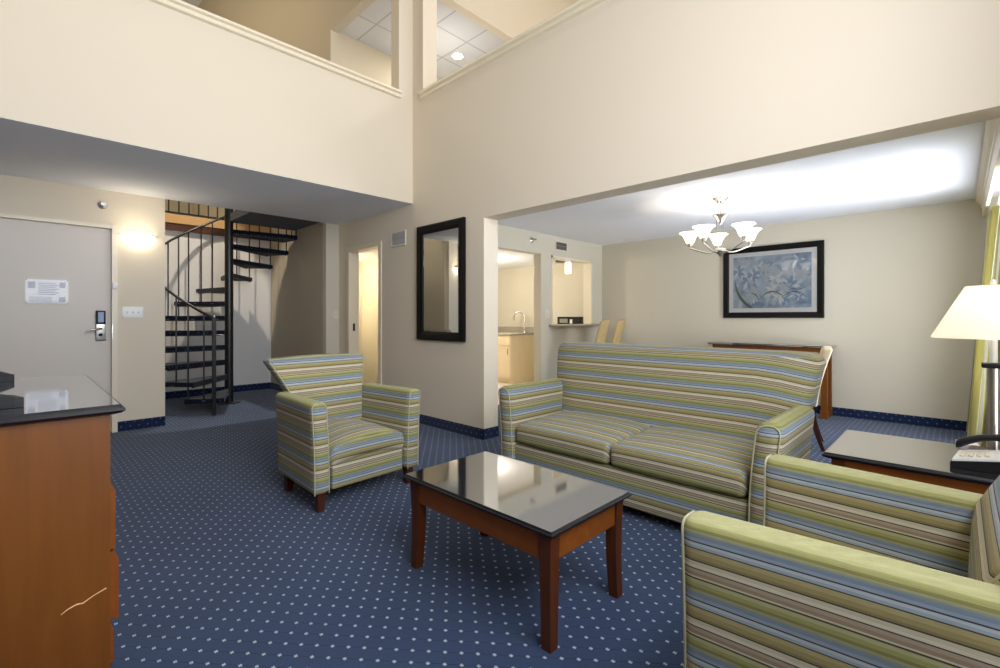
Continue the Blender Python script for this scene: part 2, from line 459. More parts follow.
# baseboards of navy carpet
def base(name, bm): return struct(name, bm, M['carpet_base'])
base('baseboard_entry', bx(0.701, 1.10, YD - 0.012, YD - .001, 0, 0.10))
base('baseboard_opening', boxes((XB - .012, XB - .001, 3.21, 5.02, 0, .10), (XB - .012, XB2, 3.208, 3.219, 0, .10), (XB - .012, XB - .001, 5.86, YD, 0, .1)))
base('baseboard_far', bx(XF - .012, XF - .001, -0.08, YK - .02, 0, .10))
base('baseboard_stair', boxes((1.10, 2.895, 8.066, 8.079, 0, .10), (2.88, 2.894, YD, 8.06, 0, .1), (2.88, 3.06, YD - .012, YD - .001, 0, .1)))
base('baseboard_dining_side', boxes((XB2, 4.16, YK - .012, YK - .001, 0, .1), (5.2, XF - .02, YK - .012, YK - .001, 0, .1)))

# ledges of the loft openings
prof = [(0, 0), (.035, .005), (.035, .02), (.022, .028), (.022, .042), (.05, .05), (.05, .072), (0, .072)]
bm = BM(); prism(bm, [(YA - u, 3.545 + v) for u, v in prof] + [(YA + .18, 3.617), (YA + .18, 3.561), (YA, 3.561)], 'x', XL, 2.91)
struct('trim_1', bm, M['trim'])
bm = BM(); prism(bm, [(XB - u, 3.535 + v) for u, v in prof] + [(XB2 + .03, 3.607), (XB2 + .03, 3.541), (XB, 3.541)], 'y', YW + .01, 4.20)
struct('trim_2', bm, M['trim'])

# entry door
d = struct('door_1', bx(-0.27, 0.655, YD + .045, YD + .09, 0.005, 2.05), M['door'], bevel=0.002)
fr = boxes((0.656, 0.70, YD - .018, YD + .11, 0, 2.09), (XL + .001, 0.70, YD - .012, YD + .11, 2.051, 2.085))
obj('door_frame', fr, M['trim'], d, bevel=0.003)
lk = obj('lock_plate', rbox(BM(), (0.535, YD + .02, 0.925), (0.612, YD + .045, 1.225), .006, (2, 1, 2)), M['steel'], d, smooth=40)
obj('card_reader', rbox(BM(), (0.537, YD + .008, 1.09), (0.610, YD + .022, 1.225), .004, (2, 1, 2)), M['black'], lk, smooth=40)
obj('reader_face', bx(0.552, 0.595, YD + .0055, YD + .0078, 1.11, 1.21), M['lcd'], lk)
hb = BM(); tube(hb, [(0.572, YD + .03, 1.045), (0.572, YD - .03, 1.045), (0.557, YD - .042, 1.044), (0.50, YD - .045, 1.035), (0.455, YD - .043, 1.026)], [.012, .011, .011, .010, .008], 12)
obj('lever_handle', hb, M['steel'], lk, smooth=60)
obj('lock_cylinder', lathe(BM(), [(0, 0), (.016, 0), (.016, .008), (.008, .012), (0, .012)], 16), M['black'], lk, smooth=40).matrix_world = Matrix.Translation((0.572, YD + .02, 0.985)) @ Matrix.Rotation(PI / 2, 4, 'X')
obj('strike_plate', bx(0.657, 0.664, YD - .021, YD - .0185, 0.95, 1.09), M['steel'], d)

# doorway of the side room
WS = 3.20
d2 = struct('door_2', boxes((XB - .014, WS + .014, 5.80, 5.86, 0, 2.09), (XB - .014, WS + .014, 5.01, 5.07, 0, 2.09), (XB - .014, WS + .014, 5.07, 5.80, 2.03, 2.09)), M['trim'])
obj('strike_plate', bx(3.125, 3.155, 5.796, 5.7995, .98, 1.08), M['black_steel'], d2)

# casing of the serving hatch and of the kitchen doorway
struct('trim_3', boxes((5.385, 6.435, YK - .008, YK + .14, 2.03, 2.06), (6.405, 6.435, YK - .008, YK + .14, 1.05, 2.06), (5.385, 5.415, YK - .008, YK + .14, 1.05, 2.06)), M['trim'])
bm = rbox(BM(), (5.33, YK - .16, 1.03), (6.50, YK + .14, 1.06), .008, (2, 2, 1))
struct('trim_4', bm, M['granite'], smooth=40)

# fascia of the loft edge over the stair, lower strip coloured as its shade
struct('trim_5', bx(1.10, 2.895, 8.045, 8.075, 2.41, 2.515), M['shaded_edge'])
struct('trim_6', bx(1.10, 2.895, 8.035, 8.06, 2.515, 2.64), M['tan_wood'])

# ------------------------------------------------------------------ spiral stair
SX, SY, N, RISE, STEP = 2.0, 7.10, 12, 0.197, 21.2
st = thing('spiral_staircase', 'black steel spiral staircase with carpeted treads in the recess beside the entry door', 'staircase', (SX, SY, 0))
obj('pole', lathe(BM(), [(0, 0), (.052, 0), (.052, 3.5), (0, 3.5)], 20), M['black_steel'], st, smooth=40)
obj('base_plate', lathe(BM(), [(0, 0), (.14, 0), (.14, .012), (.06, .02), (0, .02)], 24), M['black_steel'], st, smooth=30)
def ang(i): return 237 - STEP * (i - 1)
def pol(a, r, z): return (r * math.cos(R(a)), r * math.sin(R(a)), z)
for i in range(1, N + 1):
    a = ang(i); z = RISE * i; bm = BM()
    pts = [pol(a - 14, .05, 0)[:2], ] + [pol(a - 14 + 28 * k / 6, .875, 0)[:2] for k in range(7)] + [pol(a + 14, .05, 0)[:2]]
    prism(bm, pts, 'z', z - 0.055, z)
    t = obj('tread', bm, M['tread'], st, bevel=0.006)
    b2 = BM()
    for sg in (-1, 1):
        p0, p1 = Vector(pol(a + sg * 12.5, .05, z - .062)), Vector(pol(a + sg * 12.5, .86, z - .062))
        tube(b2, [p0, p1], .008, 6)
    obj('tread_bracket', b2, M['black_steel'], t)
def rail_z(a): return 0.98 + RISE * (237 - a) / STEP + 0.10 + 0.13
RR = 0.865
k = 0
a = 244.0
nx, ny, _ = pol(244, RR, 0)
bm = BM(); box(bm, nx - .018, nx + .018, ny - .018, ny + .018, 0, rail_z(244) + .01)
nw = obj('newel_post', bm, M['black_steel'], st, bevel=.003)
obj('newel_cap', lathe(BM(), [(0, 0), (.012, 0), (.016, .012), (.012, .026), (0, .032)], 14, (nx, ny, rail_z(244) + .01)), M['chrome'], nw, smooth=60)
path = [pol(244 - 4 * j, RR, rail_z(244 - 4 * j)) for j in range(0, 66)]
obj('handrail', tube(BM(), path, .016, 8), M['black_steel'], st, smooth=60)
for i in range(1, N + 1):
    for off in (0, -11.5):
        a = ang(i) + off
        if a > 238: continue
        x, y, _ = pol(a, RR, 0)
        obj('baluster', tube(BM(), [(x, y, RISE * i - .05), (x, y, rail_z(a))], .009, 6), M['black_steel'], st, smooth=60)
# platform at the head of the flight
pf = BM(); box(pf, 0.0, 0.89, -0.93, 0.02, 2.46, 2.57)
obj('platform', pf, M['tread'], st, bevel=.004)
# loft railing behind
rl = thing('loft_railing', 'black metal balusters along the loft edge above the stair recess', 'railing', (1.10, 8.10, 2.6))
obj('bottom_rail', bx(0.002, 1.793, -.012, .012, .06, .085), M['black_steel'], rl)
obj('top_rail', bx(0.002, 1.793, -.02, .02, .92, .95), M['black_steel'], rl)
for j in range(15):
    x = 0.03 + 1.74 * j / 14
    obj('baluster', bx(x - .008, x + .008, -.008, .008, .085 if j % 7 else 0.001, .92), M['black_steel'], rl)

# ------------------------------------------------------------------ upholstered chairs and sofa
def seat_uv(co, n): return (co.x, co.z + co.y + (0.03 if n.z < .5 else 0))
def wall_uv(co, n): return (co.x + co.y, co.z)

def arm_mesh(sg, w_in, w_out, y0, y1, z0, z1, flare, r, taper=0.0):
    """one upholstered arm: straight inside, flared outside, rounded top; sg is the side"""
    bm = BM()
    lo = (min(sg * w_in, sg * w_out), y0, z0); hi = (max(sg * w_in, sg * w_out), y1, z1)
    def df(p):
        t = max(0.0, (p.z - z0) / (z1 - z0))
        x = p.x + sg * flare * (t ** 2.2) * 1.0
        x *= 1 - taper * max(0.0, (p.y - y0) / (y1 - y0))
        return (x, p.y, p.z)
    rbox(bm, lo, hi, r, (2, 8, 10), df, 4)
    return bm

def outline(sg, w_in, w_out, y, z0, z1, flare, r):
    pts = []
    def fx(x, z):
        t = max(0.0, (z - z0) / (z1 - z0)); return x + sg * flare * t ** 2.2
    for j in range(13):
        z = z0 + (z1 - r - z0) * j / 12; pts.append((fx(sg * w_out, z), y, z))
    for j in range(1, 8):
        a = PI / 2 * j / 8; z = z1 - r + r * math.sin(a); pts.append((fx(sg * (w_out - r + r * math.cos(a)), z), y, z))
    for j in range(0, 8):
        a = PI / 2 * (1 - j / 8); z = z1 - r + r * math.sin(a); pts.append((fx(sg * (w_in + r - r * math.cos(a)), z), y, z))
    for j in range(13):
        z = z1 - r - (z1 - r - z0) * j / 12; pts.append((fx(sg * w_in, z), y, z))
    return pts

def leg_mesh(x, y, z1, a, b, lean):
    bm = BM()
    rings(bm, [[(x + sx * b + lean[0], y + sy * b + lean[1], 0) for sx, sy in ((-1, -1), (1, -1), (1, 1), (-1, 1))],
               [(x + sx * a, y + sy * a, z1) for sx, sy in ((-1, -1), (1, -1), (1, 1), (-1, 1))]])
    return bm

def make_armchair(label, loc, rotz):
    t = thing('armchair', label, 'armchair', loc, rotz, 'striped armchairs')
    W, WI = 0.388, 0.28
    base_ = rbox(BM(), (-WI + .02, -0.345, 0.115), (WI - .02, 0.25, 0.30), .012, (4, 3, 2))
    obj('seat_rail', base_, M['stripe'], t, smooth=50, uvf=wall_uv)
    for sg in (-1, 1):
        a = obj('arm', arm_mesh(sg, WI, W, -0.37, 0.245, 0.11, 0.655, 0.022, .036, .13), M['stripe'], t, smooth=50, uvf=wall_uv)
        o2 = outline(sg, WI + .009, W - .009, -0.3605, 0.115, 0.646, .021, .028)
        obj('piping', tube(BM(), o2, .0036, 6), M['cream_pipe'], a, smooth=60)
    def crown(p):
        u = p.x / (WI - .004); v = min(1, max(0, (p.y + .355) / .60))
        up = min(1, max(0, (p.z - .25) / .11))
        cr = 1 - min(1, abs(u)) ** 2.2
        z = p.z + cr * (.03 + .055 * up * (.62 + .38 * math.sin(PI * v)))
        return (p.x, p.y - (cr * .012 if v < .1 else 0), z)
    obj('seat_cushion', rbox(BM(), (-WI + .004, -0.358, 0.25), (WI - .004, 0.19, 0.36), .036, (12, 8, 3), crown, 4), M['stripe'], t, smooth=60, uvf=seat_uv)
    def back(p):
        k = max(0.0, (p.z - .63) / .25)
        return (p.x * (1 + .36 * k ** 1.15), p.y + .05 * max(0.0, p.z - .3) + .125 * k ** 1.1, p.z - .012 * k * (p.x / .27) ** 2)
    def buv(co, n): return (co.x, co.z * 1.06)
    obj('backrest', rbox(BM(), (-.279, 0.145, 0.20), (.279, 0.265, 0.88), .028, (8, 2, 12), back, 4), M['stripe'], t, smooth=50, uvf=buv)
    cord = []
    for x, z in [(-.274, .62 + .25 * j / 10) for j in range(10)] + [(-.272 + .544 * j / 12, .874) for j in range(13)] + [(.274, .62 + .25 * j / 10) for j in range(9, -1, -1)]:
        q = back(Vector((x * .985, .156, z))); cord.append(q)
    obj('piping', tube(BM(), cord, .0045, 6), M['cream_pipe'], t, smooth=60)
    for sx in (-1, 1):
        obj('leg', leg_mesh(sx * .325, -.315, .116, .027, .019, (0, 0)), M['dark_wood'], t, bevel=.003)
        obj('leg', leg_mesh(sx * .295, .14, .116, .027, .019, (0, .02)), M['dark_wood'], t, bevel=.003)
    return t
make_armchair('striped armchair on the open carpet facing the coffee table and windows', (1.562, 3.056, 0), R(3))
make_armchair('striped armchair in front of the end table, its back to the windows', (1.560, 0.135, 0), PI)

# sofa
sf = thing('sofa', 'two-seat sofa in striped lime, blue and tan fabric with a high back', 'sofa', (2.42, 1.485, 0), R(-90))
HW, HI = 0.88, 0.755
obj('seat_rail', rbox(BM(), (-HI - .005, 0.03, 0.06), (HI + .005, 0.80, 0.268), .012, (6, 3, 2)), M['stripe'], sf, smooth=50, uvf=wall_uv)
for sg in (-1, 1):
    a = obj('arm', arm_mesh(sg, HI, HW, 0.0, 0.72, 0.05, 0.66, 0.04, .052), M['stripe'], sf, smooth=50, uvf=lambda co, n: (co.x + co.y, co.z - .014))
    obj('piping', tube(BM(), outline(sg, HI + .012, HW - .012, 0.0125, .055, .648, .039, .042), .004, 6), M['cream_pipe'], a, smooth=60)
for sg in (-1, 1):
    x0, x1 = sorted((sg * .004, sg * (HI - .004)))
    cx, hw = (x0 + x1) / 2, (x1 - x0) / 2
    def crown(p, cx=cx, hw=hw):
        u = (p.x - cx) / hw; v = (p.y - .015) / .58; up = (p.z - .285) / .12
        cr = (1 - min(1, abs(u)) ** 2.5)
        return (p.x, p.y - .008 * cr * (1 if v < .1 else 0), p.z + cr * .03 * max(0, up) * (.5 + .5 * math.sin(PI * min(1, max(0, v)))) + .03 * max(0, up) * v)
    obj('seat_cushion', rbox(BM(), (x0, 0.018, 0.272), (x1, 0.60, 0.40), .035, (10, 8, 2), crown, 4), M['stripe'], sf, smooth=60, uvf=seat_uv)
def sback(p):
    tt = (p.z - .27) / .68
    y = p.y + .16 * tt + .05 * max(0, tt - .7) ** 1.5
    e = abs(p.x) / .925
    z = p.z
    if tt > .86:
        k = max(0, (e - .93) / .07); z -= .05 * k ** 2 * (tt - .86) / .14
    y += .03 * max(0, (e - .85) / .15) ** 2
    w = (.955 + .045 * min(1, (p.z - .63) / .27)) if p.z > .63 else (HI + .06) / .925
    if .56 < p.z <= .63: w = (HI + .06) / .925 + (.955 - (HI + .06) / .925) * (p.z - .56) / .07
    return (p.x * min(1, w), y, z)
obj('backrest', rbox(BM(), (-.925, 0.54, 0.27), (.925, 0.78, 0.95), .045, (14, 2, 16), sback, 4), M['stripe'], sf, smooth=50, uvf=lambda co, n: (co.x, co.z * 1.05 + .05 * max(0, (co.x - .55) / .37) ** 2 + (co.y * .9 if n.z > .6 else 0)))
for sx in (-1, 1):
    obj('leg', leg_mesh(sx * .82, .06, .062, .03, .026, (0, 0)), M['dark_wood'], sf, bevel=.003)
    obj('leg', leg_mesh(sx * .82, .66, .062, .03, .026, (0, 0)), M['dark_wood'], sf, bevel=.003)

# ------------------------------------------------------------------ tables
def ogee_top(x0, x1, y0, y1, z0, z1, parent, name='table_top', depth=.02):
    bm = BM(); h = z1 - z0
    loops = []
    for ins, z in ((depth, z0), (depth * .35, z0 + h * .18), (0, z0 + h * .42), (0, z0 + h * .62), (depth * .25, z0 + h * .75), (depth * .45, z0 + h * .98), (depth * .5, z1)):
        loops.append([(x0 + ins, y0 + ins, z), (x1 - ins, y0 + ins, z), (x1 - ins, y1 - ins, z), (x0 + ins, y1 - ins, z)])
    rings(bm, loops)
    o = obj(name, bm, [M['top_edge'], M['top']], parent)
    for pl in o.data.polygons:
        if pl.normal.z > .99: pl.material_index = 1
    return o

def sabre_leg(x, y, z1, w, dx, dy, sgx, sgy):
    """square leg with a slight outward curve at the foot"""
    bm = BM(); loops = []
    for j in range(9):
        t = j / 8; z = z1 * (1 - t)
        s = w * (1 - .22 * t); off = -.004 * math.sin(PI * t) + .003 * t * t
        cx, cy = x + sgx * off * dx, y + sgy * off * dy
        loops.append([(cx - s, cy - s, z), (cx + s, cy - s, z), (cx + s, cy + s, z), (cx - s, cy + s, z)])
    rings(bm, loops)
    return bm

ct = thing('coffee_table', 'rectangular coffee table with black polished top and curved cherry legs', 'coffee table', (1.513, 1.41, 0))
hx, hy = 0.268, 0.437
ogee_top(-hx, hx, -hy, hy, .402, .428, ct)
for sx in (-1, 1):
    for sy in (-1, 1):
        obj('leg', sabre_leg(sx * (hx - .05), sy * (hy - .05), .402, .026, 1, 1, sx, sy), M['cherry_leg'], ct, smooth=40)
for s in (-1, 1):
    x = s * (hx - .045)
    obj('apron', bx(x - .011, x + .011, -hy + .076, hy - .076, .305, .402), M['cherry_x'], ct, bevel=.002)
    y = s * (hy - .045)
    obj('apron', bx(-hx + .076, hx - .076, y - .011, y + .011, .305, .402), M['cherry_x'], ct, bevel=.002)

et = thing('end_table', 'square end table with dark top between sofa arm and armchair, holding the telephone', 'end table', (2.825, 0.130, 0))
ogee_top(-.305, .305, -.31, .31, .522, .55, et)
for sx in (-1, 1):
    for sy in (-1, 1):
        obj('leg', sabre_leg(sx * .25, sy * .255, .522, .025, 1, 1, sx, sy), M['cherry_leg'], et, smooth=40)
for s in (-1, 1):
    obj('apron', bx(s * .262 - .011, s * .262 + .011, -.229, .229, .425, .522), M['cherry_x'], et, bevel=.002)
    obj('apron', bx(-.224, .224, s * .267 - .011, s * .267 + .011, .425, .522), M['cherry_x'], et, bevel=.002)

# console against the far wall
cn = thing('console_table', 'long cherry console table with dark stone top against the dining wall', 'console table', (6.56, 1.70, 0))
obj('table_top', rbox(BM(), (-.17, -.675, .805), (.165, .685, .838), .006, (1, 4, 1)), M['top'], cn, smooth=40)
for sx in (-1, 1):
    for sy in (-1, 1):
        b = BM()
        box(b, sx * .12 - .03, sx * .12 + .03, sy * .60 - .03, sy * .60 + .03, 0.0, .805)
        lg = obj('leg', b, M['cherry'], cn, bevel=.004)
        obj('foot_block', bx(sx * .12 - .036, sx * .12 + .036, sy * .60 - .036, sy * .60 + .036, 0.001, .09), M['cherry'], lg, bevel=.004)
for s in (-1, 1):
    obj('apron', bx(s * .13 - .012, s * .13 + .012, -.57, .57, .70, .805), M['cherry'], cn)
    obj('apron', bx(-.09, .09, s * .605 - .012, s * .605 + .012, .70, .805), M['cherry'], cn)

# ------------------------------------------------------------------ dresser, television
dr = thing('dresser', 'orange-brown wooden dresser with dark polished top and a scratched side', 'dresser', (0, 0, 0))
DX0, DX1, DY0, DY1, DZ = XL + .005, 0.206, 1.945, 3.06, 0.842
obj('carcass', boxes((DX0, DX1, DY0, DY0 + .025, 0.0, DZ), (DX0, DX1, DY1 - .025, DY1, 0, DZ), (DX0, DX0 + .02, DY0 + .025, DY1 - .025, 0.03, DZ), (DX0 + .02, DX1 - .02, DY0 + .025, DY1 - .025, .005, .028), (DX0 + .02, DX1 - .02, DY0 + .025, DY1 - .025, .81, DZ)), M['cherry'], dr)
ogee_top(DX0, DX1 + .034, DY0 - .035, DY1 + .035, DZ, DZ + .033, dr, 'dresser_top', .026)
w3 = (DY1 - DY0 - .05) / 2
for col in range(2):
    for (z0, z1, pr) in ((.625, .80, .002), (.40, .615, .016), (.17, .39, .024), (.03, .16, .012)):
        ya = DY0 + .027 + col * (w3 + .0); yb = ya + w3 - .006
        b = BM()
        prism(b, [(DX1 - .016, z0), (DX1 + pr, z0), (DX1 + pr, z1 - .03), (DX1 + pr - .012 if pr > .01 else DX1 + pr, z1), (DX1 - .016, z1)], 'y', ya, yb)
        dw = obj('drawer', b, M['cherry_x'], dr)
        obj('drawer_pull', tube(BM(), [(DX1 + pr, (ya + yb) / 2 + s * .06, (z0 + z1) / 2) if abs(s) == 1 else (DX1 + pr + .016, (ya + yb) / 2 + s * .06, (z0 + z1) / 2 - .006) for s in (-1, -.7, 0, .7, 1)], .005, 8), M['black_steel'], dw, smooth=60)
b = BM()
pts = [(0.09, .252), (.105, .262), (.125, .268), (.14, .266), (.165, .279), (.196, .290)]
tube(b, [(x, DY0 - .0005, z) for x, z in pts], [.0012, .002, .003, .0024, .0015, .0022], 5)
obj('scratch', b, M['scratch'], dr)

tv = thing('television', 'black television standing on the dresser, only its stand feet reaching in', 'television', (0, 0, DZ + .034))
def tvfoot(y, x1, dy):
    b = BM()
    rings(b, [[(-.18, y - .02, 0), (-.18, y + .02, 0), (-.18, y + .02, .03), (-.18, y - .02, .03)],
              [(-.06, y - .024, 0.0), (-.06, y + .024, 0), (-.06, y + .024, .045), (-.06, y - .024, .045)],
              [(x1 - .02, y + dy - .022, 0), (x1 - .02, y + dy + .022, 0), (x1 - .02, y + dy + .022, .034), (x1 - .02, y + dy - .022, .034)],
              [(x1, y + dy - .018, 0), (x1, y + dy + .018, 0), (x1, y + dy + .018, .026), (x1, y + dy - .018, .026)]])
    f = obj('stand_foot', b, M['black'], tv, bevel=.004)
tvfoot(2.085, 0.012, 0.0); tvfoot(2.96, -0.012, 0.0)
for y_ in (2.085, 2.96): obj('neck', bx(-.15, -.11, y_ - .015, y_ + .015, .03, .12), M['black'], tv)
obj('housing', rbox(BM(), (-.17, 1.93, .10), (-.115, 3.08, .76), .012, (1, 4, 3)), M['black'], tv, smooth=40)
obj('screen', bx(-.1148, -.113, 1.945, 3.065, .115, .745), M['screen'], tv)

# ------------------------------------------------------------------ lamp and telephone on the end table
ETZ = 0.551
lp = thing('table_lamp', 'lit table lamp with cream cone shade and nickel column on the end table', 'lamp', (2.93, -0.107, ETZ))
obj('base', rbox(BM(), (-.075, -.075, 0), (.075, .075, .028), .008, (2, 2, 1)), M['dark_wood'], lp, smooth=40)
obj('column', lathe(BM(), [(0, .028), (.021, .028), (.021, .385), (0, .385)], 24), M['steel'], lp, smooth=40)
obj('cross_plate', rbox(BM(), (-.036, -.036, .385), (.036, .036, .405), .004, (1, 1, 1)), M['black'], lp, smooth=40)
obj('neck', lathe(BM(), [(0, .408), (.013, .408), (.013, .56), (0, .56)], 20), M['white'], lp, smooth=40)
sh = lathe(BM(), [(.197, .512), (.200, .516), (.088, .738), (.085, .738)], 48)
obj('lamp_shade', sh, M['shade'], lp, smooth=50)
hb = BM()
tube(hb, [(0, 0, .56), (0, 0, .758)], .004, 8)
for k in range(3): tube(hb, [(0, 0, .738), pol(120 * k + 15, .0865, .734)], .002, 6)
obj('shade_holder', hb, M['steel'], lp, smooth=60)
obj('finial', lathe(BM(), [(0, .745), (.010, .745), (.012, .752), (.008, .764), (0, .768)], 14), M['white'], lp, smooth=60)
obj('bulb', lathe(BM(), [(0, .565), (.014, .565), (.016, .585), (.030, .62), (.027, .648), (0, .662)], 16), M['glow_white'], lp, smooth=60)

ph = thing('telephone', 'black and pale grey desk telephone on the end table beside the lamp', 'telephone', (2.725, -0.085, ETZ), R(174))
# local: x across, y towards the back
b = BM(); prism(b, [(-.10, 0), (.11, 0), (.11, .062), (-.095, .022), (-.10, .018)], 'x', -.105, .105)
obj('phone_base', b, M['black'], ph, bevel=.004)
b = BM(); prism(b, [(-.094, .0235), (.108, .0635), (.108, .072), (-.094, .032)], 'x', -.102, .102)
fc = obj('face_plate', b, M['white'], ph, bevel=.003)
for r_ in range(4):
    for c_ in range(3):
        x = .0 + c_ * .026; y = -.07 + r_ * .024; z = .0355 + (y + .094) * .198
        obj('key', rbox(BM(), (x - .009, y - .008, z - .002), (x + .009, y + .008, z + .004), .002, (1, 1, 1)), M['offwhite'], fc, smooth=40)
hs = BM()
loops = []
for j in range(17):
    t = j / 16; y = -.10 + .21 * t; z = .050 + .20 * (y + .1) * .9 + .028 * math.sin(PI * t) + .012
    w = .028 - .008 * math.sin(PI * t); h = .022 - .008 * math.sin(PI * t)
    if j in (0, 16): w *= .7; h *= .7
    loops.append([(-.068 + w * math.cos(2 * PI * k / 12), y, z + h * math.sin(2 * PI * k / 12)) for k in range(12)])
rings(hs, loops)
obj('handset', hs, M['black'], ph, smooth=50)
nb = tag(obj('note_card', rbox(BM(), (-.05, -.035, 0), (.05, .035, .022), .002, (1, 1, 1)), M['paper'], None, smooth=40, loc=(3.075, -.03, ETZ), rotz=R(8)), 'small white stack of note paper on the end table behind the telephone', 'note paper')

# ------------------------------------------------------------------ dining chairs, stools
def parsons(label, loc, rz):
    t = thing('dining_chair', label, 'chair', loc, rz, 'cream dining chairs')
    obj('seat', rbox(BM(), (-.235, -.23, .40), (.235, .22, .49), .03, (3, 3, 1)), M['cream_cloth'], t, smooth=50)
    def bk(p):
        tt = max(0, (p.z - .38) / .5)
        return (p.x * (1 + .04 * tt), p.y + .11 * tt ** 1.5 , p.z + .012 * (1 - (p.x / .235) ** 2) * (1 if tt > .9 else 0))
    obj('backrest', rbox(BM(), (-.225, .17, .38), (.225, .235, .885), .014, (4, 1, 8), bk, 3), M['cream_cloth'], t, smooth=50)
    for sx in (-1, 1):
        obj('leg', leg_mesh(sx * .20, -.195, .41, .022, .015, (0, 0)), M['dark_wood'], t, bevel=.003)
        b = BM(); lps = []
        for j in range(7):
            q = j / 6; z = .40 * (1 - q); y = .195 + .085 * q ** 1.8; s = .022 - .007 * q
            lps.append([(sx * .20 - s, y - s, z), (sx * .20 + s, y - s, z), (sx * .20 + s, y + s, z), (sx * .20 - s, y + s, z)])
        rings(b, lps)
        obj('leg', b, M['dark_wood'], t, smooth=40)
    return t
pc = parsons('cream upholstered dining chair with dark legs behind the sofa beside the end table', (5.0, 1.15, 0), R(191.5))
dup(pc, (4.50, 1.90, 0), R(90), 'cream dining chair under the chandelier, only its top edge showing above the sofa back')

def stool(label, loc, rz):
    t = thing('bar_stool', label, 'bar stool', loc, rz, 'bar stools at the serving hatch')
    obj('seat', rbox(BM(), (-.19, -.19, .70), (.19, .18, .77), .028, (3, 3, 1)), M['gold_cloth'], t, smooth=50)
    def bk(p):
        tt = max(0.0, (p.z - .76) / .37)
        return (p.x * (1 - .10 * tt), p.y + .09 * tt + .03 * (abs(p.x) / .18) ** 2 * -1, p.z - .02 * (p.x / .18) ** 2 * (1 if tt > .9 else 0))
    obj('backrest', rbox(BM(), (-.18, .165, .765), (.18, .215, 1.13), .022, (6, 1, 5), bk, 3), M['gold_cloth'], t, smooth=50)
    for sx in (-1, 1):
        for sy in (-1, 1):
            b = BM(); lps = []
            for z, o_, s in ((0, .045, .015), (.35, .02, .018), (.70, 0, .021)):
                cx, cy = sx * (.15 + o_), sy * (.15 + o_)
                lps.append([(cx - s, cy - s, z), (cx + s, cy - s, z), (cx + s, cy + s, z), (cx - s, cy + s, z)])
            rings(b, lps); obj('leg', b, M['dark_wood'], t)
    for s in (-1, 1):
        obj('footrest', bx(-.175, .175, s * .177 - .010, s * .177 + .010, .23, .26), M['dark_wood'], t)
        obj('footrest', bx(s * .177 - .010, s * .177 + .010, -.165, .165, .29, .32), M['dark_wood'], t)
    return t
bs = stool('golden tan bar stool at the hatch ledge, the one nearer the kitchen doorway', (5.54, 3.70, 0), R(194))
dup(bs, (6.00, 3.72, 0), R(196), 'golden tan bar stool at the hatch ledge, the one nearer the far dining wall')

# ------------------------------------------------------------------ chandelier
ch = thing('chandelier', 'nickel chandelier with five lit bell glass shades hanging over the dining area', 'chandelier', (4.90, 1.703, 2.35))
obj('canopy', lathe(BM(), [(0, 0), (.075, 0), (.072, -.010), (.045, -.028), (.038, -.055), (.02, -.062), (0, -.064)], 28), M['steel'], ch, smooth=50)
cb = BM()
for j in range(5):
    z = -.075 - j * .024; pts = []
    for k in range(12):
        a = 2 * PI * k / 12; u, v = .008 * math.cos(a), .016 * math.sin(a)
        pts.append((u, 0, z + v) if j % 2 else (0, u, z + v))
    tube(cb, pts, .0025, 6, closed=True)
obj('chain', cb, M['steel'], ch, smooth=60)
obj('upper_crown', lathe(BM(), [(0, -.185), (.070, -.165), (.072, -.172), (.045, -.195), (.032, -.225), (.020, -.245), (.012, -.26), (0, -.262)], 28), M['steel'], ch, smooth=50)
rb = BM()
for k in range(3): tube(rb, [pol(120 * k, .035, -.22), pol(120 * k, .042, -.52)], .004, 6)
obj('stem_rods', rb, M['steel'], ch, smooth=60)
obj('hub', lathe(BM(), [(0, -.50), (.045, -.505), (.055, -.52), (.05, -.54), (.035, -.552), (.02, -.565), (.012, -.58), (0, -.585)], 28), M['steel'], ch, smooth=50)
for k in range(5):
    a = 72 * k + 25
    p = []
    for j in range(13):
        t = j / 12; r = .04 + .25 * t; z = -.53 - .045 * math.sin(PI * t * .9) * (1 - t) + .05 * t
        p.append(pol(a, r, z + .0))
    p += [pol(a, .293, -.47), pol(a, .293, -.455)]
    am = obj('arm', tube(BM(), p, .007, 8), M['steel'], ch, smooth=60)
    x, y, _ = pol(a, .293, 0)
    obj('cup', lathe(BM(), [(0, -.462), (.024, -.455), (.028, -.43), (.022, -.42), (0, -.42)], 16, (x, y, 0)), M['steel'], am, smooth=50)
    sd = lathe(BM(), [(.024, -.432), (.034, -.425), (.045, -.40), (.058, -.365), (.078, -.335), (.104, -.318), (.103, -.315), (.075, -.331), (.054, -.362), (.041, -.398), (.030, -.42)], 24, (x, y, 0))
    obj('glass_shade', sd, M['glow_warm'], am, smooth=60)

# framed print on the far wall
pa, pb, p0, p1 = 1.150, 2.297, 1.155, 2.085
fp = thing('framed_picture', 'black-framed print of blue grey lilies in a white mat on the dining wall', 'picture', (XF - .002, (pa + pb) / 2, (p0 + p1) / 2), R(-90))
